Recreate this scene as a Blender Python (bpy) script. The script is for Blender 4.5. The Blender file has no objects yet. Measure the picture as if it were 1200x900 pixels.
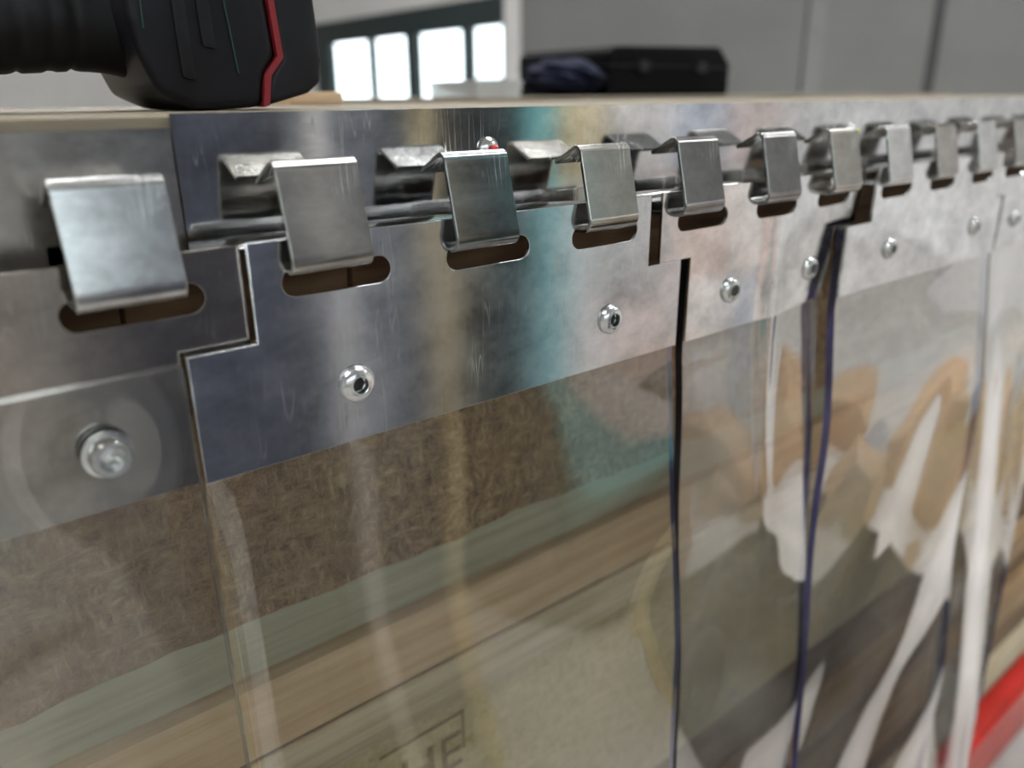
import bpy, bmesh, math, random
from mathutils import Vector, Matrix
random.seed(7)
sc = bpy.context.scene
C = sc.collection

# ------------------------------------------------------------------ camera
cam_d = bpy.data.cameras.new('camera')
cam = bpy.data.objects.new('camera', cam_d)
C.objects.link(cam)
cam.location = (-0.03988, -0.23603, 0.00402)
cam.rotation_euler = (1.221315, 0.007996, -0.686576)
cam_d.sensor_width = 36.0
cam_d.lens = 27.74
cam_d.clip_start = 0.01
cam_d.clip_end = 200
cam_d.dof.use_dof = True
cam_d.dof.focus_distance = 0.31
cam_d.dof.aperture_fstop = 5.8
sc.camera = cam

# ------------------------------------------------------------------ world, light, exposure
w = bpy.data.worlds.new('overcast_sky')
sc.world = w
w.use_nodes = True
wn = w.node_tree.nodes
bg = wn['Background']
bg.inputs[0].default_value = (0.86, 0.93, 1.0, 1)
bg.inputs[1].default_value = 3.2
sc.view_settings.view_transform = 'Standard'
sc.view_settings.look = 'None'
sc.view_settings.gamma = 1
sc.view_settings.use_curve_mapping = False
sc.view_settings.exposure = 0.62
sc.cycles.max_bounces = 10
sc.cycles.glossy_bounces = 6
sc.cycles.transparent_max_bounces = 24
sc.cycles.sample_clamp_indirect = 6.0
sc.cycles.caustics_reflective = False
sc.cycles.caustics_refractive = False

FLOOR = -1.30
CEIL = 2.30

# ------------------------------------------------------------------ materials
def new_mat(name):
    m = bpy.data.materials.new(name)
    m.use_nodes = True
    nt = m.node_tree
    b = nt.nodes['Principled BSDF']
    return m, nt, b

def nd(nt, typ, **kw):
    n = nt.nodes.new(typ)
    for k, v in kw.items():
        if hasattr(n, k):
            setattr(n, k, v)
        else:
            n.inputs[k].default_value = v
    return n

def coords(nt, scale=(1, 1, 1), rot=(0, 0, 0)):
    tc = nt.nodes.new('ShaderNodeTexCoord')
    mp = nt.nodes.new('ShaderNodeMapping')
    mp.inputs['Scale'].default_value = scale
    mp.inputs['Rotation'].default_value = rot
    nt.links.new(tc.outputs['Object'], mp.inputs['Vector'])
    return mp.outputs['Vector']

def ramp(nt, fac, stops):
    r = nt.nodes.new('ShaderNodeValToRGB')
    el = r.color_ramp.elements
    while len(el) < len(stops):
        el.new(0.5)
    for e, (p, c) in zip(el, stops):
        e.position = p
        e.color = c if len(c) == 4 else (*c, 1)
    nt.links.new(fac, r.inputs[0])
    return r.outputs[0]

def noise(nt, vec, scale, detail=3, rough=0.55):
    n = nt.nodes.new('ShaderNodeTexNoise')
    n.inputs['Scale'].default_value = scale
    n.inputs['Detail'].default_value = detail
    n.inputs['Roughness'].default_value = rough
    nt.links.new(vec, n.inputs['Vector'])
    return n.outputs['Fac']

def mixc(nt, fac, a, b):
    m = nt.nodes.new('ShaderNodeMix')
    m.data_type = 'RGBA'
    def put(sock, v):
        if isinstance(v, (tuple, list)):
            sock.default_value = v if len(v) == 4 else (*v, 1)
        else:
            nt.links.new(v, sock)
    if isinstance(fac, (int, float)):
        m.inputs[0].default_value = fac
    else:
        nt.links.new(fac, m.inputs[0])
    put(m.inputs[6], a)
    put(m.inputs[7], b)
    return m.outputs[2]

def math_n(nt, op, a, b):
    m = nt.nodes.new('ShaderNodeMath')
    m.operation = op
    for i, v in enumerate((a, b)):
        if isinstance(v, (int, float)):
            m.inputs[i].default_value = v
        else:
            nt.links.new(v, m.inputs[i])
    return m.outputs[0]

def bump(nt, b, h, strength, dist):
    bp = nt.nodes.new('ShaderNodeBump')
    bp.inputs['Strength'].default_value = strength
    bp.inputs['Distance'].default_value = dist
    nt.links.new(h, bp.inputs['Height'])
    nt.links.new(bp.outputs[0], b.inputs['Normal'])

def plain(name, col, rough=0.6, metal=0.0, var=0.12, scale=30, bmp=0.0):
    m, nt, b = new_mat(name)
    v = coords(nt)
    n = noise(nt, v, scale, 4)
    dark = tuple(c * (1 - var) for c in col)
    lite = tuple(min(1, c * (1 + var)) for c in col)
    nt.links.new(ramp(nt, n, [(0.3, dark), (0.7, lite)]), b.inputs['Base Color'])
    b.inputs['Roughness'].default_value = rough
    b.inputs['Metallic'].default_value = metal
    if bmp:
        bump(nt, b, n, 0.5, bmp)
    return m

def steel(name, col, r0, r1, wave=0.00006, scratch=0.5, brush=(2, 2, 60)):
    """stainless sheet: fine brushing, scratches, smears and a slight oil-canning of the sheet"""
    m, nt, b = new_mat(name)
    b.inputs['Metallic'].default_value = 1
    v = coords(nt)
    smear = noise(nt, coords(nt, (1.0, 1.0, 1.35), (0, 0.3, 0)), 38, 6, 0.72)
    fine = noise(nt, coords(nt, brush), 22, 3, 0.7)
    col_n = ramp(nt, smear, [(0.32, tuple(c * 0.62 for c in col)), (0.66, tuple(min(1, c * 1.1) for c in col))])
    # scratches: thin contour lines of noise stretched along each scratch direction
    lines = []
    for rot, sc_ in (((0, 0.35, 0), (260, 60, 16)), ((0, -0.55, 0), (220, 60, 14)), ((0, 1.25, 0), (300, 60, 22))):
        q = noise(nt, coords(nt, sc_, rot), 1.0, 0, 0.4)
        dq = math_n(nt, 'ABSOLUTE', math_n(nt, 'SUBTRACT', q, 0.62), 0.0)
        lines.append(ramp(nt, dq, [(0.0, (1, 1, 1)), (0.012, (0, 0, 0))]))
    s = math_n(nt, 'MAXIMUM', math_n(nt, 'MAXIMUM', lines[0], lines[1]), lines[2])
    patch = ramp(nt, noise(nt, v, 38, 2), [(0.50, (0, 0, 0)), (0.66, (1, 1, 1))])
    s = math_n(nt, 'MULTIPLY', math_n(nt, 'MULTIPLY', s, patch), scratch)
    nt.links.new(mixc(nt, s, col_n, (0.85, 0.85, 0.84)), b.inputs['Base Color'])
    rr = nt.nodes.new('ShaderNodeMapRange')
    rr.inputs['To Min'].default_value = r0
    rr.inputs['To Max'].default_value = r1
    nt.links.new(math_n(nt, 'ADD', math_n(nt, 'MULTIPLY', smear, 0.6), math_n(nt, 'MULTIPLY', fine, 0.4)), rr.inputs['Value'])
    nt.links.new(math_n(nt, 'ADD', rr.outputs[0], math_n(nt, 'MULTIPLY', s, 0.25)), b.inputs['Roughness'])
    wv = noise(nt, v, 20, 3, 0.45)
    hb = math_n(nt, 'ADD', wv, math_n(nt, 'MULTIPLY', fine, 0.006))
    bump(nt, b, hb, 1.0, wave)
    return m

def clear_pvc(name, tint, rough, gloss, haze, haze_col, scale=9.0, wav=0.0004):
    """flexible clear PVC: see-through sheet with a Fresnel sheen, pale hazy patches (painted sheen on some strips) and scuffs"""
    m, nt, b = new_mat(name)
    nt.nodes.remove(b)
    out = nt.nodes['Material Output']
    tr = nd(nt, 'ShaderNodeBsdfTransparent')
    tr.inputs[0].default_value = (*tint, 1)
    gl = nd(nt, 'ShaderNodeBsdfGlossy')
    gl.inputs['Roughness'].default_value = rough
    gl.inputs[0].default_value = (1, 1, 1, 1)
    df = nd(nt, 'ShaderNodeBsdfTranslucent')
    df.inputs[0].default_value = (*haze_col, 1)
    dd = nd(nt, 'ShaderNodeBsdfDiffuse')
    dd.inputs[0].default_value = (*haze_col, 1)
    half = nd(nt, 'ShaderNodeMixShader')
    half.inputs[0].default_value = 0.5
    nt.links.new(df.outputs[0], half.inputs[1])
    nt.links.new(dd.outputs[0], half.inputs[2])
    v = coords(nt)
    hz = noise(nt, v, scale, 4, 0.6)
    sc1 = noise(nt, coords(nt, (60, 60, 5), (0, 0.4, 0)), 3, 2)
    scuff = ramp(nt, sc1, [(0.66, (0, 0, 0)), (0.72, (1, 1, 1))])
    hzr = ramp(nt, hz, [(0.35, (0.1, 0.1, 0.1)), (0.75, (1, 1, 1))])
    hfac = math_n(nt, 'MULTIPLY', math_n(nt, 'ADD', hzr, math_n(nt, 'MULTIPLY', scuff, 0.35)), haze)
    m1 = nd(nt, 'ShaderNodeMixShader')
    nt.links.new(hfac, m1.inputs[0])
    nt.links.new(tr.outputs[0], m1.inputs[1])
    nt.links.new(half.outputs[0], m1.inputs[2])
    fr = nd(nt, 'ShaderNodeFresnel')
    fr.inputs['IOR'].default_value = 1.54
    geo = nd(nt, 'ShaderNodeNewGeometry')
    front = math_n(nt, 'SUBTRACT', 1.0, geo.outputs['Backfacing'])
    ff = math_n(nt, 'MULTIPLY', math_n(nt, 'MULTIPLY', fr.outputs[0], gloss), front)
    mm = nd(nt, 'ShaderNodeMath', operation='MINIMUM')
    nt.links.new(ff, mm.inputs[0])
    mm.inputs[1].default_value = 1.0
    bp = nd(nt, 'ShaderNodeBump')
    bp.inputs['Strength'].default_value = 1.0
    bp.inputs['Distance'].default_value = wav
    nt.links.new(noise(nt, v, 14, 2, 0.4), bp.inputs['Height'])
    nt.links.new(bp.outputs[0], gl.inputs['Normal'])
    m2 = nd(nt, 'ShaderNodeMixShader')
    nt.links.new(mm.outputs[0], m2.inputs[0])
    nt.links.new(m1.outputs[0], m2.inputs[1])
    nt.links.new(gl.outputs[0], m2.inputs[2])
    nt.links.new(m2.outputs[0], out.inputs['Surface'])
    return m

def wood(name, c0, c1, c2, grain=(1.2, 30, 30), scale=5, rough=0.75, bmp=0.0006):
    m, nt, b = new_mat(name)
    v = coords(nt, grain)
    n = noise(nt, v, scale, 5, 0.62)
    blot = noise(nt, coords(nt), 9, 3)
    c = ramp(nt, n, [(0.3, c0), (0.5, c1), (0.72, c2)])
    c = mixc(nt, ramp(nt, blot, [(0.4, (0, 0, 0)), (0.75, (0.5, 0.5, 0.5))]), c, c0)
    nt.links.new(c, b.inputs['Base Color'])
    b.inputs['Roughness'].default_value = rough
    bump(nt, b, n, 0.6, bmp)
    return m

M = {}
M['rail'] = steel('rail_steel', (0.60, 0.60, 0.60), 0.03, 0.16, 0.00009, 0.8)
M['rail_old'] = steel('worn_rail_steel', (0.52, 0.50, 0.47), 0.14, 0.34, 0.00012, 0.5)
M['plate'] = steel('plate_steel', (0.74, 0.75, 0.77), 0.03, 0.24, 0.00013, 0.6, (60, 2, 2))
M['plate_dull'] = steel('worn_plate_steel', (0.46, 0.41, 0.37), 0.08, 0.22, 0.00022, 0.35, (60, 2, 2))
M['plate_mirror'] = steel('mirror_plate_steel', (0.80, 0.79, 0.78), 0.04, 0.15, 0.0006, 0.3, (60, 2, 2))
M['hook'] = steel('hook_steel', (0.46, 0.445, 0.41), 0.06, 0.26, 0.00012, 0.9)
M['hook_dark'] = steel('dark_hook_steel', (0.31, 0.31, 0.305), 0.06, 0.24, 0.00012, 0.7)
M['hook_bright'] = steel('bright_hook_steel', (0.72, 0.72, 0.71), 0.14, 0.32, 0.00006, 0.5)
M['screw'] = plain('screw_steel', (0.74, 0.74, 0.73), 0.22, 1.0, 0.1, 300)
M['socket'] = plain('screw_socket', (0.05, 0.05, 0.05), 0.5, 0.8)
M['pvc'] = clear_pvc('clear_pvc', (0.955, 0.955, 0.93), 0.03, 2.9, 0.07, (0.75, 0.72, 0.66), 9.0, 0.0002)
M['pvc_wavy'] = clear_pvc('clear_pvc_wavy', (0.94, 0.935, 0.92), 0.04, 3.0, 0.32, (0.86, 0.84, 0.80), 12.0, 0.0005)  # whitened haze puts missing bright reflections into the sheet colour
M['pvc_sheen'] = clear_pvc('clear_pvc_sheen', (0.92, 0.92, 0.90), 0.06, 3.0, 0.7, (0.88, 0.87, 0.83), 14.0, 0.0008)  # strong white haze paints the bright reflections of the last strip
M['pvc_edge'] = clear_pvc('clear_pvc_cut_edge', (0.60, 0.60, 0.58), 0.1, 2.0, 0.5, (0.70, 0.70, 0.68))
M['pvc_edge_blue'] = clear_pvc('violet_pvc_cut_edge', (0.03, 0.025, 0.10), 0.12, 1.0, 0.40, (0.34, 0.32, 0.70))
M['pvc_edge_dark'] = clear_pvc('dark_pvc_cut_edge', (0.03, 0.03, 0.05), 0.15, 1.0, 0.15, (0.16, 0.17, 0.30))
M['board'] = wood('board_wood', (0.13, 0.105, 0.07), (0.20, 0.165, 0.115), (0.27, 0.23, 0.165))
M['beam'] = wood('brown_beam_wood', (0.14, 0.07, 0.035), (0.27, 0.15, 0.075), (0.38, 0.23, 0.12), (1.5, 20, 20), 6)
M['plank_green'] = wood('grey_green_plank_wood', (0.34, 0.31, 0.20), (0.46, 0.43, 0.31), (0.56, 0.53, 0.40))
M['plank_peach'] = wood('peach_plank_wood', (0.50, 0.33, 0.19), (0.66, 0.47, 0.29), (0.74, 0.58, 0.40))
M['plank_brown'] = wood('brown_plank_wood', (0.22, 0.13, 0.06), (0.36, 0.23, 0.12), (0.50, 0.36, 0.21))
M['plank_dark'] = wood('dark_plank_wood', (0.10, 0.06, 0.03), (0.19, 0.12, 0.06), (0.30, 0.20, 0.11))
M['plank_pale'] = wood('pale_plank_wood', (0.40, 0.32, 0.20), (0.58, 0.48, 0.33), (0.70, 0.61, 0.46))

def fibre_mat(name, cols, scale, bm_):
    m, nt, b = new_mat(name)
    v1 = coords(nt, (1, 1, 2.5), (0, 0.5, 0))
    v2 = coords(nt, (2.6, 1, 1), (0, 0.5, 0))
    n1 = noise(nt, v1, scale, 6, 0.75)
    n2 = noise(nt, v2, scale * 1.4, 6, 0.75)
    h = math_n(nt, 'MAXIMUM', n1, n2)
    big = noise(nt, coords(nt), 11, 3)
    c = ramp(nt, h, [(0.40, cols[0]), (0.56, cols[1]), (0.75, cols[2])])
    c = mixc(nt, ramp(nt, big, [(0.45, (0, 0, 0)), (0.7, (0.55, 0.55, 0.55))]), c, cols[3])
    nt.links.new(c, b.inputs['Base Color'])
    b.inputs['Roughness'].default_value = 0.9
    bump(nt, b, h, 1.0, bm_)
    return m
M['fibre'] = fibre_mat('rough_fibre_board', [(0.20, 0.115, 0.06), (0.50, 0.34, 0.19), (0.85, 0.66, 0.40), (0.33, 0.20, 0.125)], 80, 0.004)
M['chip'] = fibre_mat('yellow_chipboard', [(0.44, 0.36, 0.20), (0.60, 0.51, 0.30), (0.72, 0.63, 0.42), (0.52, 0.42, 0.25)], 90, 0.001)
M['ink'] = plain('faded_brown_ink', (0.30, 0.22, 0.12), 0.9, 0, 0.3, 200)
M['red'] = plain('red_painted_steel', (0.62, 0.035, 0.025), 0.35, 0, 0.15, 20)
M['tool_black'] = plain('black_tool_plastic', (0.007, 0.007, 0.010), 0.42, 0, 0.3, 60)
M['tool_grey'] = plain('charcoal_tool_plastic', (0.013, 0.013, 0.016), 0.38, 0, 0.2, 60)
M['rubber'] = plain('black_tool_rubber', (0.009, 0.009, 0.010), 0.5, 0, 0.3, 120, 0.0002)
M['tool_red'] = plain('red_tool_stripe', (0.22, 0.012, 0.018), 0.5, 0, 0.05)
M['tool_teal'] = plain('green_tool_seam', (0.008, 0.035, 0.03), 0.45, 0, 0.05)
M['wall'] = plain('painted_wall', (0.56, 0.56, 0.54), 0.85, 0, 0.08, 1.5)
M['wall_white'] = plain('white_painted_wall', (0.74, 0.73, 0.71), 0.85, 0, 0.06, 1.5)
M['panel'] = plain('grey_wall_panel', (0.17, 0.17, 0.163), 0.8, 0, 0.10, 1.2)
M['seam'] = plain('grey_panel_joint', (0.05, 0.05, 0.05), 0.8)
M['strip'] = plain('light_grey_joint_strip', (0.205, 0.205, 0.20), 0.8)
M['floor'] = plain('concrete_floor', (0.56, 0.53, 0.50), 0.6, 0, 0.18, 2.5)
M['ceiling'] = plain('workshop_ceiling', (0.36, 0.36, 0.36), 0.9, 0, 0.05, 2)
M['frame_green'] = plain('dark_green_window_paint', (0.008, 0.020, 0.020), 0.5, 0, 0.2, 8)
M['teal'] = plain('turquoise_paint', (0.17, 0.54, 0.58), 0.45, 0, 0.08, 6)
M['charcoal'] = plain('charcoal_paint', (0.045, 0.05, 0.06), 0.5, 0, 0.2, 6)
M['navy'] = plain('navy_paint', (0.19, 0.21, 0.25), 0.5, 0, 0.2, 5)
M['navy_dark'] = plain('dark_navy_paint', (0.07, 0.08, 0.11), 0.5, 0, 0.2, 5)
M['case'] = plain('black_case_shell', (0.003, 0.003, 0.0035), 0.75, 0, 0.2, 20)
M['bag'] = plain('navy_bag_cloth', (0.010, 0.012, 0.026), 0.8, 0, 0.3, 40, 0.002)
M['paper'] = plain('pale_paper', (0.50, 0.51, 0.50), 0.7, 0, 0.1, 30)
M['cream'] = plain('cream_timber', (0.74, 0.62, 0.38), 0.7, 0, 0.12, 8)
M['white'] = plain('white_paint', (0.82, 0.80, 0.78), 0.6, 0, 0.05, 8)
M['pinkish'] = plain('pink_white_film', (0.80, 0.68, 0.64), 0.5, 0, 0.08, 8)
M['bluish'] = plain('blue_white_film', (0.58, 0.64, 0.74), 0.5, 0, 0.08, 8)
M['card'] = plain('brown_cardboard', (0.52, 0.34, 0.20), 0.85, 0, 0.1, 8)
M['yellow'] = plain('yellow_green_plastic', (0.62, 0.66, 0.03), 0.4, 0, 0.05)
M['redplug'] = plain('red_plastic', (0.65, 0.02, 0.02), 0.4, 0, 0.05)
M['facade'] = plain('pink_beige_plaster', (0.50, 0.43, 0.40), 0.9, 0, 0.12, 0.5)
M['yard'] = plain('pale_yard_concrete', (0.48, 0.45, 0.43), 0.9, 0, 0.12, 0.6)
for k_, sp_ in (('case', 0.08), ('bag', 0.08), ('tool_black', 0.25), ('tool_grey', 0.25), ('rubber', 0.25)):
    M[k_].node_tree.nodes['Principled BSDF'].inputs['Specular IOR Level'].default_value = sp_
m, nt, b = new_mat('fill_tube_glow')
b.inputs['Emission Color'].default_value = (0.97, 0.99, 1.0, 1)
b.inputs['Emission Strength'].default_value = 28
M['tube'] = m
m, nt, b = new_mat('window_glass')
nt.nodes.remove(b)
tr = nd(nt, 'ShaderNodeBsdfTransparent')
tr.inputs[0].default_value = (0.93, 0.97, 0.96, 1)
gl = nd(nt, 'ShaderNodeBsdfGlossy')
gl.inputs['Roughness'].default_value = 0.03
mx = nd(nt, 'ShaderNodeMixShader')
mx.inputs[0].default_value = 0.06
nt.links.new(tr.outputs[0], mx.inputs[1])
nt.links.new(gl.outputs[0], mx.inputs[2])
nt.links.new(mx.outputs[0], nt.nodes['Material Output'].inputs['Surface'])
M['glass'] = m

# ------------------------------------------------------------------ helpers
def tag(o, label=None, cat=None, group=None, kind=None):
    if label: o['label'] = label
    if cat: o['category'] = cat
    if group: o['group'] = group
    if kind: o['kind'] = kind
    return o

def empty(name, loc=(0, 0, 0)):
    o = bpy.data.objects.new(name, None)
    o.empty_display_size = 0.02
    o.location = loc
    C.objects.link(o)
    return o

def link(name, me, mats, parent=None, loc=None):
    o = bpy.data.objects.new(name, me)
    C.objects.link(o)
    for m_ in (mats if isinstance(mats, (list, tuple)) else [mats]):
        if len(me.materials) < (len(mats) if isinstance(mats, (list, tuple)) else 1):
            me.materials.append(M[m_])
    if parent:
        o.parent = parent
    if loc:
        o.location = loc
    return o

def obj(name, bm, mats, parent=None, loc=None, smooth=None):
    me = bpy.data.meshes.new(name)
    bmesh.ops.recalc_face_normals(bm, faces=bm.faces)
    bm.to_mesh(me)
    bm.free()
    if smooth is not None:
        for p in me.polygons:
            p.use_smooth = True
        me.set_sharp_from_angle(angle=math.radians(smooth))
    return link(name, me, mats, parent, loc)

def box_bm(x0, x1, y0, y1, z0, z1, bev=0.0, seg=2, bm=None):
    b_ = bmesh.new()
    vs = [b_.verts.new((x, y, z)) for x in (x0, x1) for y in (y0, y1) for z in (z0, z1)]
    for f in ((0, 1, 3, 2), (4, 6, 7, 5), (0, 4, 5, 1), (2, 3, 7, 6), (0, 2, 6, 4), (1, 5, 7, 3)):
        b_.faces.new([vs[i] for i in f])
    bmesh.ops.recalc_face_normals(b_, faces=b_.faces)
    if bev:
        bmesh.ops.bevel(b_, geom=list(b_.edges), offset=bev, segments=seg, affect='EDGES', profile=0.5)
    if bm is not None:
        tmp = bpy.data.meshes.new('t'); b_.to_mesh(tmp); b_.free(); bm.from_mesh(tmp); bpy.data.meshes.remove(tmp)
        return bm
    return b_

def box(name, x0, x1, y0, y1, z0, z1, mat, parent=None, bev=0.0, origin=True):
    """a box with its object origin at the middle of its base"""
    if origin and not parent:
        cx, cy = (x0 + x1) / 2, (y0 + y1) / 2
        return obj(name, box_bm(x0 - cx, x1 - cx, y0 - cy, y1 - cy, 0, z1 - z0, bev), mat, parent, (cx, cy, z0), 40)
    return obj(name, box_bm(x0, x1, y0, y1, z0, z1, bev), mat, parent, None, 40)

def sheet_bm(path, t, x0, x1, nx=1):
    """bend a sheet of thickness t along path [(y,z)...] and extrude it from x0 to x1"""
    n = len(path)
    nor = []
    for i in range(n):
        a = Vector(path[max(0, i - 1)]); c_ = Vector(path[min(n - 1, i + 1)])
        d = (c_ - a).normalized()
        nor.append(Vector((-d.y, d.x)))
    b_ = bmesh.new()
    cols = []
    for k in range(nx + 1):
        x = x0 + (x1 - x0) * k / nx
        A = [b_.verts.new((x, path[i][0] + nor[i].x * t / 2, path[i][1] + nor[i].y * t / 2)) for i in range(n)]
        B = [b_.verts.new((x, path[i][0] - nor[i].x * t / 2, path[i][1] - nor[i].y * t / 2)) for i in range(n)]
        cols.append((A, B))
    for k in range(nx):
        (A, B), (A2, B2) = cols[k], cols[k + 1]
        for i in range(n - 1):
            b_.faces.new((A[i], A[i + 1], A2[i + 1], A2[i]))
            b_.faces.new((B[i], B2[i], B2[i + 1], B[i + 1]))
        b_.faces.new((A[0], A2[0], B2[0], B[0]))
        b_.faces.new((A[-1], B[-1], B2[-1], A2[-1]))
    for (A, B) in (cols[0], cols[-1]):
        for i in range(n - 1):
            b_.faces.new((A[i], B[i], B[i + 1], A[i + 1]))
    return b_

def arc(cy, cz, r, a0, a1, n):
    return [(cy + r * math.cos(math.radians(a0 + (a1 - a0) * i / n)), cz + r * math.sin(math.radians(a0 + (a1 - a0) * i / n))) for i in range(n + 1)]

def lathe_bm(prof, seg=28, cap=True):
    """prof [(r, h)...] turned about an axis that points towards -y"""
    b_ = bmesh.new()
    rings = []
    for r, h in prof:
        if r < 1e-7:
            rings.append([b_.verts.new((0, -h, 0))])
        else:
            rings.append([b_.verts.new((r * math.cos(2 * math.pi * i / seg), -h, r * math.sin(2 * math.pi * i / seg))) for i in range(seg)])
    for a, c_ in zip(rings[:-1], rings[1:]):
        for i in range(seg):
            j = (i + 1) % seg
            if len(a) == 1 and len(c_) == 1:
                continue
            if len(a) == 1:
                b_.faces.new((a[0], c_[i], c_[j]))
            elif len(c_) == 1:
                b_.faces.new((a[i], c_[0], a[j]))
            else:
                b_.faces.new((a[i], c_[i], c_[j], a[j]))
    return b_

def outline_mesh(name, outer, holes, y0, t, bevel=0.00025):
    """flat plate cut from sheet: outer and holes are lists of (x, z)"""
    cu = bpy.data.curves.new(name, 'CURVE')
    cu.dimensions = '2D'
    cu.fill_mode = 'BOTH'
    cu.extrude = t / 2 - bevel
    cu.bevel_depth = bevel
    cu.bevel_resolution = 1
    cu.offset = -bevel
    for loop in [outer] + holes:
        sp = cu.splines.new('POLY')
        sp.points.add(len(loop) - 1)
        for p, (x, z) in zip(sp.points, loop):
            p.co = (x, z, 0, 1)
        sp.use_cyclic_u = True
    o = bpy.data.objects.new(name, cu)
    C.objects.link(o)
    dg = bpy.context.evaluated_depsgraph_get()
    me = bpy.data.meshes.new_from_object(o.evaluated_get(dg))
    C.objects.unlink(o)
    bpy.data.objects.remove(o)
    bpy.data.curves.remove(cu)
    # curve plane XY -> world XZ, depth towards +y
    for v in me.vertices:
        x, z, d = v.co
        v.co = (x, y0 + t / 2 - d, z)
    b_ = bmesh.new()
    b_.from_mesh(me)
    bpy.data.meshes.remove(me)
    bmesh.ops.remove_doubles(b_, verts=b_.verts, dist=1e-6)
    return b_

# ------------------------------------------------------------------ the building
tag(box('floor', -5, 9, -5, 14, FLOOR - 0.1, FLOOR, 'floor'), kind='structure')
tag(box('ceiling', -5, 9, -5, 14, CEIL, CEIL + 0.1, 'ceiling'), kind='structure')
tag(box('wall_left', -5.1, -5, -5, 14, FLOOR, CEIL, 'wall'), kind='structure')
tag(box('wall_back', -5, 4.82, 12.5, 12.6, FLOOR, CEIL, 'wall_white'), kind='structure')
# wall with the window band (x = 4.82), built around its openings
WX = 4.82
wb = bmesh.new()
box_bm(WX, WX + 0.2, 5.75, 12.5, FLOOR, -0.30, bm=wb)
box_bm(WX, WX + 0.2, 5.75, 12.5, 0.86, CEIL, bm=wb)
box_bm(WX, WX + 0.2, 9.62, 12.5, -0.30, 0.86, bm=wb)
box_bm(WX, WX + 0.2, 5.75, 5.80, -0.30, 0.86, bm=wb)
tag(obj('wall_right', wb, 'wall_white'), kind='structure')
panes = [(8.30, 9.24, -0.20, 0.60), (7.50, 8.24, -0.20, 0.60), (6.48, 7.33, -0.02, 0.62), (5.84, 6.38, 0.17, 0.62)]
win = empty('window_1', (WX, 7.7, -0.30))
tag(win, kind='structure')
def rel(o, par):
    """parent o (built in world coordinates) to par, keeping its place"""
    o.parent = par
    o.matrix_parent_inverse = Matrix.Translation(-Vector(par.location))
    return o
fb = bmesh.new()
def frame_piece(y0, y1, z0, z1):
    box_bm(WX + 0.02, WX + 0.12, y0, y1, z0, z1, bm=fb)
frame_piece(5.80, 9.62, 0.62, 0.86)
frame_piece(9.24, 9.62, -0.30, 0.62)
frame_piece(8.24, 8.30, -0.30, 0.62)
frame_piece(7.33, 7.50, -0.30, 0.62)
frame_piece(6.38, 6.48, -0.30, 0.62)
frame_piece(5.80, 5.84, -0.30, 0.62)
frame_piece(5.84, 6.38, -0.30, 0.17)
frame_piece(6.48, 7.33, -0.30, -0.02)
frame_piece(7.50, 9.24, -0.30, -0.20)
rel(obj('window_frame', fb, 'frame_green'), win)
for y0, y1, z0, z1 in panes:
    rel(obj('pane', box_bm(WX + 0.06, WX + 0.068, y0, y1, z0, z1), 'glass'), win)
# grey panelled partition, from the window wall towards the right
pa, pb_ = Vector((4.90, 5.95)), Vector((7.20, -0.60))
pd = (pb_ - pa).normalized()
plen = (pb_ - pa).length
part = empty('wall_partition', (pa.x, pa.y, FLOOR))
tag(part, kind='structure')
part.rotation_euler = (0, 0, math.atan2(pd.y, pd.x))
cuts = [0.0, 2.72, 3.62, 5.0, plen]
for a, c_ in zip(cuts[:-1], cuts[1:]):
    obj('wall_panel', box_bm(a + 0.012, c_ - 0.012, 0, 0.06, 0, CEIL - FLOOR, 0.004), 'panel', part)
obj('joint_backing', box_bm(0, plen, 0.05, 0.09, 0, CEIL - FLOOR), 'seam', part)
obj('joint_strip', box_bm(2.73, 2.86, -0.008, 0.0, 0, CEIL - FLOOR), 'strip', part)
obj('joint_strip', box_bm(3.57, 3.64, -0.006, 0.0, 0, CEIL - FLOOR), 'seam', part)
# camera-side wall with a wide open gateway and added high windows, right side wall
fb = bmesh.new()
box_bm(-5, 1.9, -4.6, -4.4, FLOOR, 0.45, bm=fb)
box_bm(-5, 1.9, -4.6, -4.4, 1.95, CEIL, bm=fb)
for x0, x1 in ((-5, -4.2), (-2.3, -2.1), (-0.2, 0.0), (1.7, 1.9)):
    box_bm(x0, x1, -4.6, -4.4, 0.45, 1.95, bm=fb)
box_bm(1.9, 6.6, -4.6, -4.4, 1.1, CEIL, bm=fb)
box_bm(6.6, 9, -4.6, -4.4, FLOOR, CEIL, bm=fb)
tag(obj('wall_front', fb, 'wall'), kind='structure')
cw = empty('window_added', (-1.2, -4.5, 0.45))  # unseen high windows, added to light the wood from the front
tag(cw, kind='structure')
for x0, x1 in ((-4.2, -2.3), (-2.1, -0.2), (0.0, 1.7)):
    rel(obj('pane', box_bm(x0, x1, -4.504, -4.496, 0.45, 1.95), 'glass'), cw)
    rel(obj('mullion', box_bm((x0 + x1) / 2 - 0.03, (x0 + x1) / 2 + 0.03, -4.54, -4.46, 0.45, 1.95), 'frame_green'), cw)
tag(box('wall_side', 7.2, 7.3, -4.4, -0.6, FLOOR, CEIL, 'wall_white'), kind='structure')
tag(box('ground', -14, 30, -30, -4.6, FLOOR - 0.1, FLOOR - 0.01, 'yard'), kind='structure')
nb = empty('sky_block_building', (8, -14, FLOOR - 0.01))  # unseen building, added to keep sky glare out of the steel reflections
tag(nb, 'unseen pinkish building added across the yard to hide bright sky from the steel', 'building')
rel(obj('facade', box_bm(-12, 28, -16, -14, FLOOR - 0.01, 3.2), 'facade'), nb)
rel(obj('roof', box_bm(-12.4, 28.4, -16.4, -13.6, 3.2, 3.4, 0.02), 'charcoal'), nb)
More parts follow.
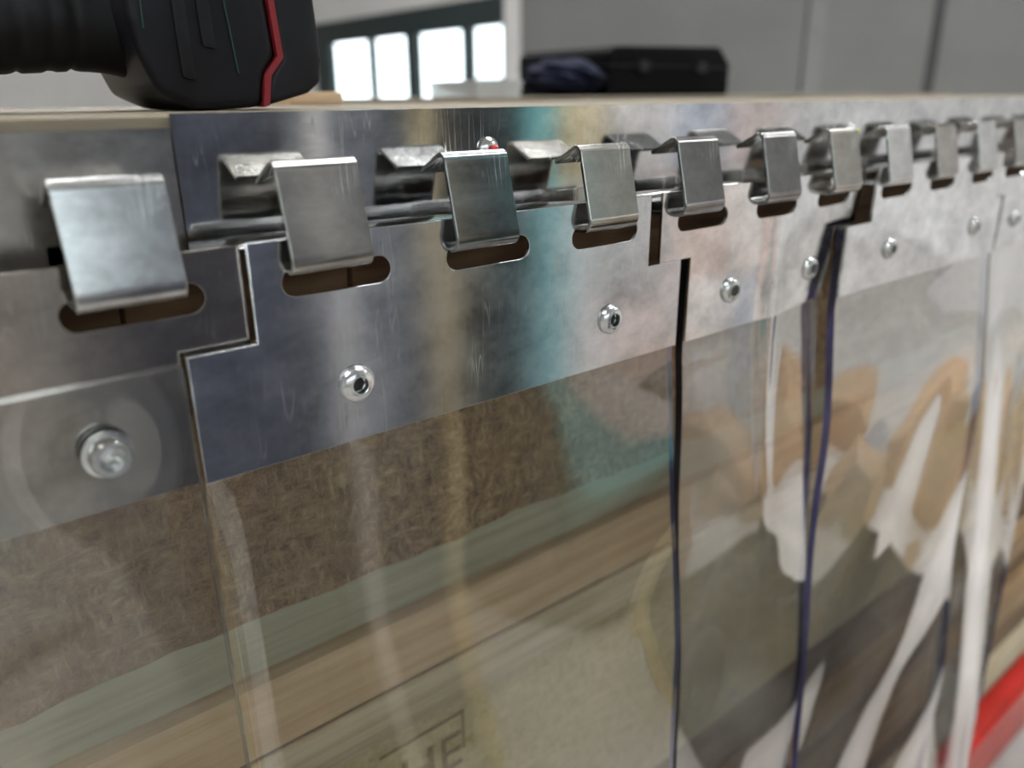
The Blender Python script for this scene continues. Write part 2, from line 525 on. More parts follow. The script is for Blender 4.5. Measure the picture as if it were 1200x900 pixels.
for k in range(8):
    f_ = rel(obj('window', box_bm(-6 + 4 * k, -4.6 + 4 * k, -14, -13.95, -0.2, 1.2), 'frame_green'), nb)

# ceiling lamps, unseen, added to brighten the timber and the reflected things
for i, (x, y) in enumerate([(-1.5, 0.7), (1.6, 0.7), (4.2, 0.7), (-1.5, -0.8), (1.6, -0.8), (4.4, -2.0), (0.4, 2.3), (2.6, 2.3), (1.6, 4.4), (-1.5, 4.4), (1.6, 8.4)]):
    t = empty('fill_lamp', (x, y, CEIL - 0.1))
    tag(t, 'unseen twin tube lamp added under the workshop ceiling as fill light', 'lamp', 'added ceiling fill lamps')
    obj('housing', box_bm(-0.75, 0.75, -0.14, 0.14, 0.03, 0.10, 0.006), 'white', t)
    for s in (-1, 1):
        obj('tube', box_bm(-0.7, 0.7, s * 0.07 - 0.03, s * 0.07 + 0.03, -0.02, 0.03, 0.01), 'tube', t)

# ------------------------------------------------------------------ timber stack that carries the rail
rack = empty('storage_rack', (0.5, 0.2, FLOOR))
tag(rack, 'red steel storage rack beam under the timber stack', 'rack')
def rackpart(name, *a, bev=0.004):
    return rel(obj(name, box_bm(*a, bev), 'red', None, None, 40), rack)
rackpart('beam', -0.9, 1.9, 0.035, 0.085, -1.0, -0.868)
rackpart('beam', -0.9, 1.9, 0.30, 0.35, -1.0, -0.868)
rackpart('lip', -0.9, 1.9, 0.027, 0.035, -0.895, -0.868, bev=0.001)
for x in (-0.9, 1.82):
    for y in (0.03, 0.29):
        rackpart('upright', x, x + 0.08, y + 0.005, y + 0.065, FLOOR, -1.0)

def plank(label, mat, x0, x1, y0, y1, z0, z1, name='timber_plank', cat='plank', group='planks in the timber stack'):
    o = box(name, x0, x1, y0, y1, z0, z1, mat, None, 0.0025)
    return tag(o, label, cat, group)
for x in (-0.75, 0.05, 0.85, 1.62):
    plank('short squared bearer lying on the red rack beam', 'plank_dark', x, x + 0.09, 0.05, 0.36, -0.868, -0.815, 'timber_bearer', 'bearer', 'bearers on the red beam')
plank('pale plank at the bottom of the timber stack', 'plank_pale', -0.85, 1.85, 0.045, 0.33, -0.815, -0.772)
plank('dark brown plank above the pale bottom plank', 'plank_dark', -0.82, 1.80, 0.058, 0.34, -0.772, -0.708)
plank('thick brown plank low in the timber stack', 'plank_brown', -0.84, 1.82, 0.048, 0.33, -0.708, -0.642)
plank('weathered dark plank under the tan plank', 'plank_dark', -0.80, 1.78, 0.066, 0.34, -0.642, -0.590)
plank('tan plank in the middle of the timber stack', 'plank_brown', -0.85, 1.84, 0.046, 0.33, -0.590, -0.548)
plank('dark plank right under the chipboard crate side', 'plank_dark', -0.82, 1.80, 0.062, 0.34, -0.548, -0.470)
# chipboard crate
cr = empty('chipboard_crate', (0.4, 0.18, -0.47))
tag(cr, 'yellowish chipboard crate with brown lettering behind the clear strips', 'crate')
def crp(name, mat, *a, bev=0.001):
    return rel(obj(name, box_bm(*a, bev), mat, None, None, 40), cr)
crp('side_panel', 'chip', -0.80, 1.30, 0.052, 0.066, -0.470, -0.272)
crp('side_panel', 'chip', -0.80, 1.30, 0.32, 0.334, -0.470, -0.272)
crp('end_panel', 'chip', -0.80, -0.786, 0.066, 0.32, -0.470, -0.272)
crp('end_panel', 'chip', 1.286, 1.30, 0.066, 0.32, -0.470, -0.272)
crp('lid', 'chip', -0.786, 1.286, 0.066, 0.32, -0.286, -0.272)
crp('batten', 'plank_pale', -0.80, 1.30, 0.046, 0.052, -0.300, -0.274)
tx = bpy.data.curves.new('lettering', 'FONT')
tx.body = 'HE'
tx.size = 0.034
tx.extrude = 0.0002
to = bpy.data.objects.new('lettering', tx)
C.objects.link(to)
to.rotation_euler = (math.radians(90), 0, 0)
to.location = (0.115, 0.0515, -0.3495)
bpy.context.view_layer.update()
me = bpy.data.meshes.new_from_object(to.evaluated_get(bpy.context.evaluated_depsgraph_get()))
me.transform(to.matrix_world)
C.objects.unlink(to); bpy.data.objects.remove(to)
lo = link('lettering', me, 'ink')
rel(lo, cr)
lo['label'] = 'faded brown stencilled letters HE'
ib = bmesh.new()
box_bm(0.105, 0.158, 0.0512, 0.0519, -0.3155, -0.314, bm=ib)
box_bm(0.1565, 0.158, 0.0512, 0.0519, -0.340, -0.3155, bm=ib)
rel(obj('printed_line', ib, 'ink'), cr)

plank('peach coloured plank on the chipboard crate', 'plank_peach', -0.85, 1.32, 0.047, 0.33, -0.272, -0.234)
plank('grey green plank under the rough fibre slab', 'plank_green', -0.84, 1.30, 0.054, 0.33, -0.234, -0.204)

# rough fibre slab: a real uneven face
b_ = bmesh.new()
nx, nz = 150, 14
X0, X1, Z0, Z1 = -0.80, 1.25, -0.204, -0.078
def jit(x, z):
    return 0.003 * math.sin(x * 37 + z * 60) * math.sin(z * 85 + 1.3) + random.uniform(-0.0022, 0.0022)
g = [[b_.verts.new((X0 + (X1 - X0) * i / nx, 0.050 + (jit(X0 + (X1 - X0) * i / nx, Z0 + (Z1 - Z0) * k / nz)), Z0 + (Z1 - Z0) * k / nz)) for i in range(nx + 1)] for k in range(nz + 1)]
for k in range(nz):
    for i in range(nx):
        b_.faces.new((g[k][i], g[k][i + 1], g[k + 1][i + 1], g[k + 1][i]))
bk = [[b_.verts.new((x, 0.33, z)) for x in (X0, X1)] for z in (Z0, Z1)]
b_.faces.new((bk[0][0], bk[1][0], bk[1][1], bk[0][1]))
b_.faces.new([g[0][i] for i in range(nx, -1, -1)] + [bk[0][0], bk[0][1]])
b_.faces.new([g[nz][i] for i in range(nx + 1)] + [bk[1][1], bk[1][0]])
b_.faces.new([g[k][0] for k in range(nz + 1)] + [bk[1][0], bk[0][0]])
b_.faces.new([g[k][nx] for k in range(nz, -1, -1)] + [bk[0][1], bk[1][1]])
fo = obj('fibre_slab', b_, 'fibre')
tag(fo, 'rough brown wood fibre slab behind the clear strips', 'slab')

# brown beam with sawn blocks under the top board
bt = empty('squared_timber', (0.4, 0.2, -0.078))
tag(bt, 'dark brown row of sawn timber right behind the hook rail', 'beam')
xs = [-0.82]
while xs[-1] < 1.2:
    xs.append(xs[-1] + random.uniform(0.07, 0.16))
for a, c_ in zip(xs[:-1], xs[1:]):
    rel(obj('block', box_bm(a + 0.0006, c_ - 0.0006, 0.034 + random.uniform(-0.002, 0.003), 0.33, -0.078, -0.024, 0.0012), 'beam', None, None, 40), bt)
tb = box('top_board', -0.95, 1.35, 0.0268, 0.36, -0.024, -0.0006, 'board', None, 0.0012)
tag(tb, 'beige wooden board along the top that carries the hook rail', 'board')

# ------------------------------------------------------------------ hook rail
RY = 0.0256           # middle of the rail sheet
T = 0.0016
def rail_path(top, bot):
    p = [(RY, top), (RY, bot + 0.0066), (RY, bot + 0.006)]
    p += [(RY - 0.0045 * (1 - math.cos(math.radians(a))), bot + 0.006 - 0.0045 * math.sin(math.radians(a))) for a in (20, 40, 60, 78)]
    return p
def hook_bm(width):
    """leaves the foot of the rail, turns forward under the plate, rises and folds back at the top"""
    zb = -0.0482
    p = [(RY, 0.0 - 0.034), (RY, zb + 0.005), (RY, zb + 0.0045)]
    p += arc(RY - 0.0045, zb + 0.0045, 0.0045, 0, -90, 6)[1:]
    yf = -0.0052
    p += [(RY - 0.0050, zb), (yf + 0.0048, zb)]
    p += arc(yf + 0.0042, zb + 0.0042, 0.0042, -90, -185, 9)[1:]
    # straight face leaning back
    yt, zt = yf + 0.0066, -0.0178
    yq, zq = p[-1]
    p += [(yq + (yt - yq) * k, zq + (zt - zq) * k) for k in (0.04, 0.5, 0.96)]
    r = 0.0026
    p += arc(yt + r, zt + 0.0004, r, 172, 62, 7)
    y, z = p[-1]
    p += [(y + 0.0115 * k, z - 0.0064 * k) for k in (0.06, 0.5, 1.0)]
    b2 = sheet_bm(p, T, 0, width)
    es = [e for e in b2.edges if abs(e.verts[0].co.x - e.verts[1].co.x) < 1e-6]
    return b2

def make_rail(name, label, x0, x1, top, mat, hooks, screws):
    t = empty(name, (x0, RY, top - 0.042))
    tag(t, label, 'rail')
    rel(obj('rail_plate', sheet_bm(rail_path(top, top - 0.0452), T, x0, x1), mat, None, None, 35), t)
    for x, wdt, dz, rx, hm in hooks:
        h = obj('hook', hook_bm(wdt), hm, None, (x, 0, dz), 35)
        h.rotation_euler = (0, 0, rx)
        bv = h.modifiers.new('b', 'BEVEL'); bv.width = 0.0003; bv.segments = 2; bv.limit_method = 'ANGLE'; bv.angle_limit = math.radians(50)
        rel(h, t)
    for x, z, col in screws:
        s = rel(obj('rail_screw', lathe_bm([(0, 0.0), (0.0048, 0.0), (0.0046, 0.0012), (0.0032, 0.0026), (0.0016, 0.0030), (0.0016, 0.0018), (0, 0.0018)]), 'screw', None, (x, RY - T / 2, z), 35), t)
        pl = obj('plug', lathe_bm([(0.0016, 0.0016), (0.0016, 0.0052), (0.001, 0.006), (0, 0.006)], 16), col, None, None, 35)
        pl.parent = s
    return t

lefts = [0.0608, 0.1235, 0.1898, 0.2500, 0.3150, 0.3775, 0.4395, 0.5030, 0.5660, 0.6290, 0.6920, 0.7550]
hk = []
for i, x in enumerate(lefts):
    hk.append((x, 0.0285, random.uniform(-0.0006, 0.0006), random.uniform(-0.012, 0.012), 'hook_bright' if i in (6, 8) else 'hook_dark' if i in (1, 3, 4) else 'hook'))  # bright and dark reflections of single hooks are put into their steel colour
make_rail('hook_rail', 'long shiny steel hook rail with upturned hooks on the board edge', 0.0398, 0.830, 0.0, 'rail', hk,
          [(0.1610, -0.0155, 'redplug'), (0.4410, -0.0175, 'yellow')])
make_rail('hook_rail', 'dull scuffed steel hook rail set slightly lower beside the long shiny rail', -0.55, 0.0392, -0.0042, 'rail_old',
          [(x, 0.0290, -0.0014, 0.0, 'hook_bright') for x in (-0.127, -0.064, -0.0005)], [])

# ------------------------------------------------------------------ clear strips on their hanger plates
PT = 0.0015
def slot(x0, x1, z0, z1, n=8):
    r = (z1 - z0) / 2
    zc = (z0 + z1) / 2
    pts = [(x1 - r + r * math.cos(math.radians(a)), zc + r * math.sin(math.radians(a))) for a in [90 - 180 * i / n for i in range(n + 1)]]
    pts += [(x0 + r + r * math.cos(math.radians(a)), zc + r * math.sin(math.radians(a))) for a in [270 - 180 * i / n for i in range(n + 1)]]
    return pts

def strip_bm(x0, x1, ztop, zbot, y0, th, fn, nx, nz):
    b3 = bmesh.new()
    def row(off):
        out = []
        for k in range(nz + 1):
            s = k / nz
            z = ztop + (zbot - ztop) * (s ** 1.35)
            r_ = []
            for i in range(nx + 1):
                x = x0 + (x1 - x0) * i / nx
                dy, dx = fn(i / nx, z)
                r_.append(b3.verts.new((x + dx, y0 + off + dy, z)))
            out.append(r_)
        return out
    A, B = row(0), row(th)
    for k in range(nz):
        for i in range(nx):
            b3.faces.new((A[k][i], A[k + 1][i], A[k + 1][i + 1], A[k][i + 1]))
            b3.faces.new((B[k][i], B[k][i + 1], B[k + 1][i + 1], B[k + 1][i]))
    for k in range(nz):
        for i, e in ((0, 1), (nx, 2)):
            f = b3.faces.new((A[k][i], B[k][i], B[k + 1][i], A[k + 1][i]))
            f.material_index = e
    for i in range(nx):
        for k in (0, nz):
            f = b3.faces.new((A[k][i], A[k][i + 1], B[k][i + 1], B[k][i]))
            f.material_index = 1
    return b3

def tilt(z):
    d = max(0.0, -z - 0.118)
    return -0.050 * d

def button(parent, x, y, z):
    s = rel(obj('screw', lathe_bm([(0.0, 0.0), (0.0068, 0.0), (0.0068, 0.0008), (0.0060, 0.0020), (0.0046, 0.0030), (0.0034, 0.0033), (0.0030, 0.0031), (0.0028, 0.0008), (0, 0.0008)], 36), 'screw', None, (x, y, z), 40), parent)
    k = obj('socket', lathe_bm([(0.0028, 0.00085), (0.0020, 0.00095), (0, 0.00095)], 6), 'socket', None)
    k.parent = s
    return s

def capscrew(parent, x, y, z):
    s = rel(obj('screw', lathe_bm([(0.0, 0.0), (0.0072, 0.0), (0.0072, 0.0010), (0.0058, 0.0012), (0.0058, 0.0050), (0.0052, 0.0060), (0.0036, 0.0060), (0.0034, 0.0030), (0, 0.0030)], 36), 'screw', None, (x, y, z), 40), parent)
    k = obj('socket', lathe_bm([(0.0034, 0.0031), (0.0012, 0.0036), (0, 0.0042)], 6), 'screw', None)
    k.parent = s
    return s

def bend_plate(b3, fn, xcuts, zcuts):
    for x in xcuts:
        bmesh.ops.bisect_plane(b3, geom=b3.verts[:] + b3.edges[:] + b3.faces[:], plane_co=(x, 0, 0), plane_no=(1, 0, 0))
    for z in zcuts:
        bmesh.ops.bisect_plane(b3, geom=b3.verts[:] + b3.edges[:] + b3.faces[:], plane_co=(0, 0, z), plane_no=(0, 0, 1))
    for v in b3.verts:
        v.co.y += fn(v.co.x, v.co.z)

TOP, LEDGE, BOT = -0.0372, -0.0690, -0.1112
def curtain(label, tab, body, slots, y0, screws, mat, pvc, fn, front_plate=True, bend=None, zoff=0.0, edge=('pvc_edge', 'pvc_edge_blue'), th=0.0030, nz=70, nx=40):
    t = empty('curtain_strip', ((tab[0] + tab[1]) / 2, y0, -0.96))
    tag(t, label, 'strip curtain', 'clear curtain strips on the hook rail')
    (a, c_), (d, e) = tab, body
    outer = [(a, TOP + zoff), (c_, TOP + zoff), (c_, LEDGE + zoff), (e, LEDGE + zoff), (e, BOT + zoff), (d, BOT + zoff), (d, LEDGE + zoff), (a, LEDGE + zoff)]
    holes = [slot(s0, s1, -0.0560 + zoff, -0.0466 + zoff) for s0, s1 in slots]
    b3 = outline_mesh('hanger_plate', outer, holes, y0, PT, 0.0 if bend else 0.0002)
    if bend:
        n = int((e - d) / 0.006)
        bend_plate(b3, bend, [min(a, d) + 0.006 * i for i in range(1, int((max(c_, e) - min(a, d)) / 0.006) + 1)], [-0.045, -0.058, -0.064, -0.075, -0.082, -0.09, -0.098, -0.105])
    rel(obj('hanger_plate', b3, mat, None, None, 30 if bend else None), t)
    if front_plate:
        ys = y0 + PT + 0.0001
        # thin steel clamping bar behind the clear sheet
        b4 = box_bm(d + 0.002, e - 0.002, ys + th + 0.0001, ys + th + 0.0015, BOT + zoff + 0.002, LEDGE + zoff - 0.001, 0.0003)
    else:
        ys = y0 - th - 0.0001
        b4 = None
    if b4 is not None:
        if bend:
            bend_plate(b4, bend, [d + 0.006 * i for i in range(1, int((e - d) / 0.006))], [-0.075, -0.085, -0.095, -0.105])
        rel(obj('back_bar', b4, mat, None, None, 30), t)
    top = LEDGE + zoff - 0.002
    if bend:
        fn2 = lambda s, z: (fn(s, z)[0] + bend(d + (e - d) * s, max(z, BOT)) * (1 - 0.95 * hang(z, 0.112, 0.16)), fn(s, z)[1])
    else:
        fn2 = fn
    st = obj('clear_strip', strip_bm(d + 0.0004, e - 0.0004, top, -0.96, ys, th, fn2, nx, nz), [pvc, edge[0], edge[1]], None, None, 60)
    rel(st, t)
    for x, z in screws:
        yy = (y0 if front_plate else ys) + (bend(x, z) if bend else 0)
        (button if front_plate else capscrew)(t, x, yy - 0.00005, z + zoff)
    return t

def hang(z, a=0.118, L=0.10):
    return min(1.0, max(0.0, (-z - a) / L))

# first, reversed one: clear sheet in front of its dull plate
def f1(s, z):
    return (tilt(z) + 0.0012 * hang(z) * math.sin(s * 7 + z * 20) + 0.0008 * math.exp(-((s - 0.815) ** 2) / 0.012 - ((z + 0.093) ** 2) / 0.0004) * 1.5, 0)
curtain('clear strip whose sheet lies over a dull brownish plate with a cap screw', (-0.137, 0.0486), (-0.1150, 0.0262),
        [(-0.130, -0.0905), (-0.067, -0.0275), (-0.0038, 0.0362)], 0.0045, [(-0.078, -0.092), (0.0010, -0.092)], 'plate_dull', 'pvc', f1, False, zoff=-0.0010,
        edge=('pvc_edge', 'pvc_edge'))
# second, wide, flat
def f2(s, z):
    h = hang(z)
    e = max(0.0, 1 - s / 0.04) ** 2 * hang(z, 0.111, 0.03) * 0.009
    return (e + tilt(z) + 0.0016 * h * math.sin(s * 5 + 0.4 + z * 14) - 0.010 * (s ** 5) * hang(z, 0.118, 0.14) + 0.0015 * (s ** 5) * math.sin((-z - 0.118) * 30) * h, 0)
curtain('wide flat clear strip with a bright plate and two round screws before the lettered crate', (0.0490, 0.2330), (0.0268, 0.2560),
        [(0.0588, 0.0988), (0.1222, 0.1620), (0.1850, 0.2245)], 0.0, [(0.0822, -0.0900), (0.2091, -0.0895)], 'plate', 'pvc', f2, nx=90)
# third, narrow, its plate kinked back on the far side
def b3f(x, z):
    u = max(0.0, x - 0.338)
    f = 0.35 + 0.65 * min(1, max(0, (-z - 0.04) / 0.07))
    k = 0.0018 * math.exp(-((x - 0.338) ** 2) / 0.00006)
    return (min(0.010, 0.13 * u) - k) * f
def f3(s, z):
    h = hang(z)
    return (tilt(z) * 0.95 - 0.004 * h * (1 - s) + 0.0018 * h * math.sin(s * 6.5 + z * 22) + 0.0012 * h * math.sin(s * 3 - z * 35 + 1), 0)
curtain('narrow wavy clear strip with a kinked plate', (0.2415, 0.4270), (0.2640, 0.4035),
        [(0.2525, 0.2905), (0.3145, 0.3525), (0.3760, 0.4140)], 0.0006, [(0.2978, -0.0900), (0.3790, -0.0905)], 'plate_mirror', 'pvc_wavy', f3, True, b3f, edge=('pvc_edge_dark', 'pvc_edge_dark'), th=0.0045)
# fourth, wide, violet edge
def b4f(x, z):
    return 0.0012 * math.sin((x - 0.40) * 26) * min(1, max(0, (-z - 0.05) / 0.06))
def f4(s, z):
    h = hang(z)
    return (tilt(z) - 0.008 * h * s + 0.0022 * h * math.sin(s * 5.5 + 1.2 + z * 17) + 0.0015 * h * math.sin(s * 9 - z * 30), 0.004 * h)
curtain('wide wavy clear strip with a violet blue cut edge', (0.4325, 0.6150), (0.4050, 0.6270),
        [(0.4385, 0.4770), (0.5025, 0.5385), (0.5660, 0.6010)], -0.0015, [(0.4618, -0.0885), (0.5837, -0.0870)], 'plate_mirror', 'pvc_wavy', f4, True, b4f,
        edge=('pvc_edge_blue', 'pvc_edge_blue'), th=0.0050)
# fifth, narrow, at the end
def f5(s, z):
    h = hang(z)
    return (tilt(z) * 0.9 - 0.006 * h + 0.003 * h * math.sin(s * 8 + z * 9), 0.01 * h * hang(z, 0.1, 0.5))
curtain('last narrow clear strip, whitened by painted reflections, at the end of the rail', (0.6215, 0.8060), (0.6370, 0.7720),
        [(0.6290, 0.6680), (0.6920, 0.7300), (0.7550, 0.7930)], 0.0006, [(0.668, -0.090), (0.742, -0.090)], 'plate_mirror', 'pvc_sheen', f5, True, b4f)

# ------------------------------------------------------------------ cordless tool on the board
def extrude_xz(poly, y0, y1, bev=0.003, seg=3):
    b5 = bmesh.new()
    A = [b5.verts.new((x, y0, z)) for x, z in poly]
    B = [b5.verts.new((x, y1, z)) for x, z in poly]
    n = len(poly)
    b5.faces.new(A)
    b5.faces.new(B[::-1])
    for i in range(n):
        b5.faces.new((A[i], B[i], B[(i + 1) % n], A[(i + 1) % n]))
    bmesh.ops.recalc_face_normals(b5, faces=b5.faces)
    if bev:
        ed = [e for e in b5.edges]
        bmesh.ops.bevel(b5, geom=ed, offset=bev, segments=seg, affect='EDGES', profile=0.6)
    return b5

TY0, TY1 = 0.112, 0.186
TZ = -0.0006
tool = empty('cordless_tool', (0.095, 0.149, TZ))
tag(tool, 'black cordless power tool with a red stripe lying on the board', 'power tool')
def tp(name, b5, mat, par=None, smooth=40):
    return rel(obj(name, b5, mat, None, None, smooth), tool)
tp('body', extrude_xz([(0.056, 0.100), (0.056, 0.034), (0.0585, 0.020), (0.064, 0.006), (0.078, TZ), (0.1062, TZ + 0.0012), (0.1085, 0.0140), (0.1148, 0.0210), (0.1125, 0.048), (0.108, 0.100)], TY0, TY1, 0.004), 'tool_black')
tp('red_stripe', extrude_xz([(0.1062, TZ + 0.0012), (0.1090, TZ + 0.0018), (0.1112, 0.0132), (0.1174, 0.0205), (0.1152, 0.048), (0.111, 0.100), (0.108, 0.100), (0.1125, 0.048), (0.1148, 0.0210), (0.1085, 0.0140)], TY0 - 0.0008, TY1 + 0.0008, 0.0), 'tool_red')
tp('battery', extrude_xz([(0.1090, TZ + 0.0018), (0.1285, 0.0060), (0.1345, 0.0105), (0.1362, 0.020), (0.1345, 0.048), (0.131, 0.100), (0.111, 0.100), (0.1152, 0.048), (0.1174, 0.0205), (0.1112, 0.0132)], TY0 + 0.0005, TY1 - 0.0005, 0.0025), 'tool_grey')
tp('latch', extrude_xz([(0.1352, 0.0160), (0.1372, 0.0175), (0.1368, 0.0235), (0.1345, 0.0250)], 0.130, 0.168, 0.0008, 1), 'strip')
for x0, x1, z0, z1 in ((0.0735, 0.0790, 0.012, 0.1), (0.0830, 0.0885, 0.024, 0.1)):
    tp('rib', extrude_xz([(x0, z0), (x1, z0 - 0.001), (x1 - 0.002, z1), (x0 - 0.002, z1)], TY0 - 0.0016, TY0 + 0.004, 0.0012, 2), 'tool_grey')
for pts in ([(0.0560, 0.100), (0.0590, 0.052), (0.0615, 0.044), (0.0610, 0.030)], [(0.0905, 0.100), (0.0920, 0.060), (0.0950, 0.030), (0.0965, 0.014)]):
    b6 = bmesh.new()
    for (xa, za), (xb, zb) in zip(pts[:-1], pts[1:]):
        tmp = extrude_xz([(xa, za), (xa + 0.0007, za), (xb + 0.0007, zb), (xb, zb)], TY0 - 0.0005, TY0 + 0.001, 0)
        me_ = bpy.data.meshes.new('t'); tmp.to_mesh(me_); tmp.free(); b6.from_mesh(me_); bpy.data.meshes.remove(me_)
    tp('seam', b6, 'tool_teal')
# ribbed handle running left from the body
b7 = bmesh.new()
rings = []
prof = []
x = 0.062
while x > -0.075:
    prof.append(x); x -= 0.0018
for x in prof:
    u = 0.062 - x
    g_ = 0.0
    for gx in (0.0135, 0.022, 0.034, 0.045, 0.052):
        g_ -= 0.0012 * math.exp(-((u - gx - 0.006) / 0.0012) ** 2)
    rz = 0.0185 + 0.0022 * math.exp(-u / 0.012) + 0.0022 * math.sin(u * 38 - 0.6) * min(1, u / 0.02) + g_
    ry = rz * 0.95
    zc = 0.0335 + 0.0015 * math.sin(u * 25) - 0.028 * max(0, u - 0.02)
    rings.append([b7.verts.new((x + 0.25 * rz * math.sin(2 * math.pi * i / 32) * 0.2, 0.149 + ry * math.cos(2 * math.pi * i / 32), zc + rz * math.sin(2 * math.pi * i / 32))) for i in range(32)])
for a, c_ in zip(rings[:-1], rings[1:]):
    for i in range(32):
        b7.faces.new((a[i], a[(i + 1) % 32], c_[(i + 1) % 32], c_[i]))
b7.faces.new(rings[0]); b7.faces.new(rings[-1][::-1])
tp('handle', b7, 'rubber', smooth=60)
tp('motor_housing', extrude_xz([(-0.072, 0.004), (-0.130, TZ), (-0.142, 0.012), (-0.142, 0.085), (-0.128, 0.100), (-0.074, 0.095), (-0.066, 0.05)], 0.085, 0.20, 0.008), 'tool_black')

# ------------------------------------------------------------------ second stack and the things on it
pile = tag(box('plywood_pile', 0.36, 1.60, 0.46, 1.05, FLOOR, 0.0034, 'board', None, 0.002), 'tall pile of plywood sheets behind the timber stack', 'plywood pile')
cs = empty('black_case', (0.84, 0.56, 0.0034))
tag(cs, 'black hard case with cut corners on the plywood pile', 'case')
rel(obj('shell', extrude_xz([(0.740, 0.0034), (0.990, 0.0034), (0.990, 0.046), (0.965, 0.068), (0.755, 0.064), (0.740, 0.056)], 0.52, 0.70, 0.004), 'case', None, None, 40), cs)
rel(obj('lid_seam', box_bm(0.738, 0.992, 0.518, 0.702, 0.040, 0.0415), 'tool_grey'), cs)
rel(obj('latch', box_bm(0.79, 0.81, 0.514, 0.52, 0.034, 0.046, 0.001), 'tool_grey'), cs)
rel(obj('latch', box_bm(0.91, 0.93, 0.514, 0.52, 0.034, 0.046, 0.001), 'tool_grey'), cs)
b8 = bmesh.new()
bmesh.ops.create_icosphere(b8, subdivisions=4, radius=1)
for v in b8.verts:
    n_ = 1 + 0.10 * math.sin(v.co.x * 7 + v.co.z * 5) * math.sin(v.co.y * 6 + 1) + 0.05 * math.sin(v.co.z * 13 + v.co.x * 9)
    v.co = Vector((v.co.x * 0.052 * n_, v.co.y * 0.05 * n_, max(-0.0215, v.co.z * 0.0235 * n_)))
bo = obj('cloth_bag', b8, 'bag', None, (0.690, 0.55, 0.0034 + 0.0215), 60)
tag(bo, 'crumpled dark navy cloth bag beside the black case', 'bag')
b9 = bmesh.new()
for i in range(6):
    box_bm(0.512 + random.uniform(-0.003, 0.003), 0.578 + random.uniform(-0.003, 0.003), 0.50, 0.59, 0.0034 + i * 0.003, 0.0034 + (i + 1) * 0.003 - 0.0004, 0.0004, bm=b9)
tag(obj('paper_stack', b9, 'paper'), 'small pale stack of folded paper on the plywood pile', 'paper', kind='stuff')
tag(box('wood_offcut', 0.205, 0.245, 0.30, 0.34, -0.0006, 0.008, 'plank_peach', None, 0.001), 'small tan wood offcut on the board behind the tool', 'offcut')

# ------------------------------------------------------------------ the side behind the camera (seen as reflections)
col = empty('steel_column', (1.455, -1.45, FLOOR))
tag(col, 'turquoise painted steel column in front of the gateway', 'column')
rel(obj('flange', box_bm(1.405, 1.505, -1.42, -1.405, FLOOR, CEIL, 0.002), 'teal'), col)
rel(obj('flange', box_bm(1.405, 1.505, -1.505, -1.49, FLOOR, CEIL, 0.002), 'teal'), col)
rel(obj('web', box_bm(1.449, 1.461, -1.49, -1.42, FLOOR, CEIL), 'teal'), col)
rel(obj('base_plate', box_bm(1.403, 1.545, -1.54, -1.37, FLOOR, FLOOR + 0.015, 0.002), 'teal'), col)
pc = empty('tall_cabinet', (1.36, -1.60, FLOOR))
tag(pc, 'narrow charcoal cabinet beside the turquoise column', 'cabinet')
rel(obj('body', box_bm(1.315, 1.40, -1.75, -1.45, FLOOR + 0.03, 0.55, 0.003), 'charcoal'), pc)
rel(obj('door', box_bm(1.32, 1.395, -1.45, -1.438, FLOOR + 0.05, 0.53, 0.003), 'charcoal'), pc)
rel(obj('plinth', box_bm(1.325, 1.39, -1.74, -1.46, FLOOR, FLOOR + 0.03), 'charcoal'), pc)
lk = empty('photographer_stand_in', (0.5, -1.25, FLOOR))  # unseen stand-in for the dark-clad photographer mirrored in the plates
tag(lk, 'unseen navy locker standing in for the photographer reflected in the steel', 'locker')
rel(obj('body', box_bm(0.22, 0.86, -1.55, -1.06, FLOOR + 0.05, 0.45, 0.004), 'navy'), lk)
for x in (0.23, 0.545):
    d_ = rel(obj('door', box_bm(x, x + 0.305, -1.06, -1.045, FLOOR + 0.07, 0.43, 0.003), 'navy' if x > 0.4 else 'navy_dark'), lk)
    h_ = obj('handle', box_bm(x + 0.25, x + 0.265, -1.045, -1.03, -0.5, -0.38, 0.002), 'charcoal')
    h_.parent = d_
    h_.matrix_parent_inverse = Matrix.Identity(4)
rel(obj('plinth', box_bm(0.24, 0.84, -1.54, -1.08, FLOOR, FLOOR + 0.05), 'charcoal'), lk)
bn = empty('reflection_bin', (-0.08, -1.26, FLOOR))  # unseen bin, added so the first strip mirrors a white patch
tag(bn, 'unseen white bin added for a pale reflection in the first strip', 'bin')
rel(obj('body', box_bm(-0.24, 0.08, -1.42, -1.10, FLOOR, -0.74, 0.02), 'white', None, None, 40), bn)
rel(obj('lid', box_bm(-0.25, 0.09, -1.43, -1.09, -0.74, -0.70, 0.012), 'paper', None, None, 40), bn)
tag(box('white_streak_pole', 0.555, 0.590, -1.00, -0.965, FLOOR, 0.55, 'white', None, 0.004), 'unseen slim white pole added for a bright streak in the steel', 'pole')  # unseen, added to mirror a light streak in the plate
tag(box('cream_streak_pole', 0.765, 0.80, -1.00, -0.965, FLOOR, 0.40, 'cream', None, 0.004), 'unseen slim cream pole added for a warm streak in the steel', 'pole')  # unseen, added to mirror a cream streak in the plate
tag(box('timber_post', 1.10, 1.155, -1.56, -1.50, FLOOR, 0.5, 'cream', None, 0.003), 'cream timber post leaning clear between locker and column', 'post')
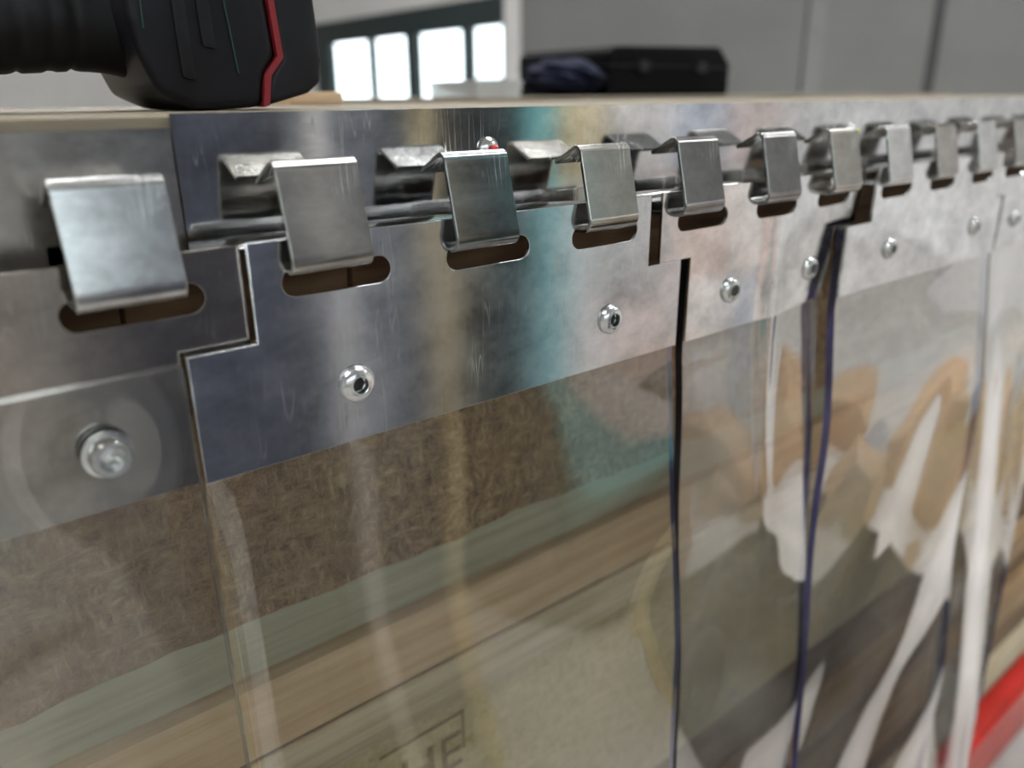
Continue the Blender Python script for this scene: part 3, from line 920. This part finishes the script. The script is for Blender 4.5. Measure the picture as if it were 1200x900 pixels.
tag(box('white_board', 1.29, 1.42, -1.82, -1.78, FLOOR, 0.6, 'white', None, 0.003), 'tall narrow white board next to the charcoal cabinet', 'board')
wp = empty('reflection_load', (2.4, -2.05, FLOOR))  # unseen load, added so the plates mirror something bright and varied
tag(wp, 'unseen white wrapped load added to brighten reflections right of the turquoise column', 'pallet')
for y_ in (-2.36, -2.09, -1.82):
    rel(obj('pallet_runner', box_bm(1.66, 3.2, y_, y_ + 0.1, FLOOR, FLOOR + 0.1, 0.003), 'plank_pale'), wp)
rel(obj('pallet_deck', box_bm(1.66, 3.2, -2.38, -1.70, FLOOR + 0.1, FLOOR + 0.125, 0.003), 'plank_pale'), wp)
tints = ['white', 'pinkish', 'white', 'bluish', 'white', 'paper', 'pinkish', 'white', 'cream', 'white', 'bluish', 'pinkish']
for k in range(3):
    for j in range(4):
        x0 = 1.68 + 0.372 * j + random.uniform(0, 0.012)
        rel(obj('wrapped_bale', box_bm(x0, x0 + 0.35, -2.35, -1.76 + random.uniform(-0.02, 0.03), FLOOR + 0.125 + 0.44 * k, FLOOR + 0.125 + 0.44 * (k + 1) - 0.006, 0.02), tints[4 * k + j], None, None, 40), wp)
ct = empty('reflection_crate', (1.41, -0.68, FLOOR))  # unseen crate, added as the photographer's dark reflection in the wavy strips
tag(ct, 'unseen navy crate standing in for the dark reflection of the photographer', 'crate')
rel(obj('bottom', box_bm(1.22, 1.60, -0.86, -0.50, FLOOR, FLOOR + 0.02, 0.004), 'bag'), ct)
for a_ in ((1.22, 1.24, -0.86, -0.50), (1.58, 1.60, -0.86, -0.50), (1.24, 1.58, -0.86, -0.84), (1.24, 1.58, -0.52, -0.50)):
    rel(obj('side', box_bm(*a_, FLOOR + 0.02, FLOOR + 0.36, 0.003), 'bag'), ct)
tag(box('cardboard_box', 2.0, 2.42, -1.55, -1.2, FLOOR, -0.92, 'card', None, 0.006), 'small brown cardboard box in front of the white wrapped load', 'box')
tag(box('cardboard_box', 2.75, 3.4, -1.5, -1.0, FLOOR, -0.95, 'card', None, 0.006), 'low wide cardboard box on the floor near the white side wall', 'box')
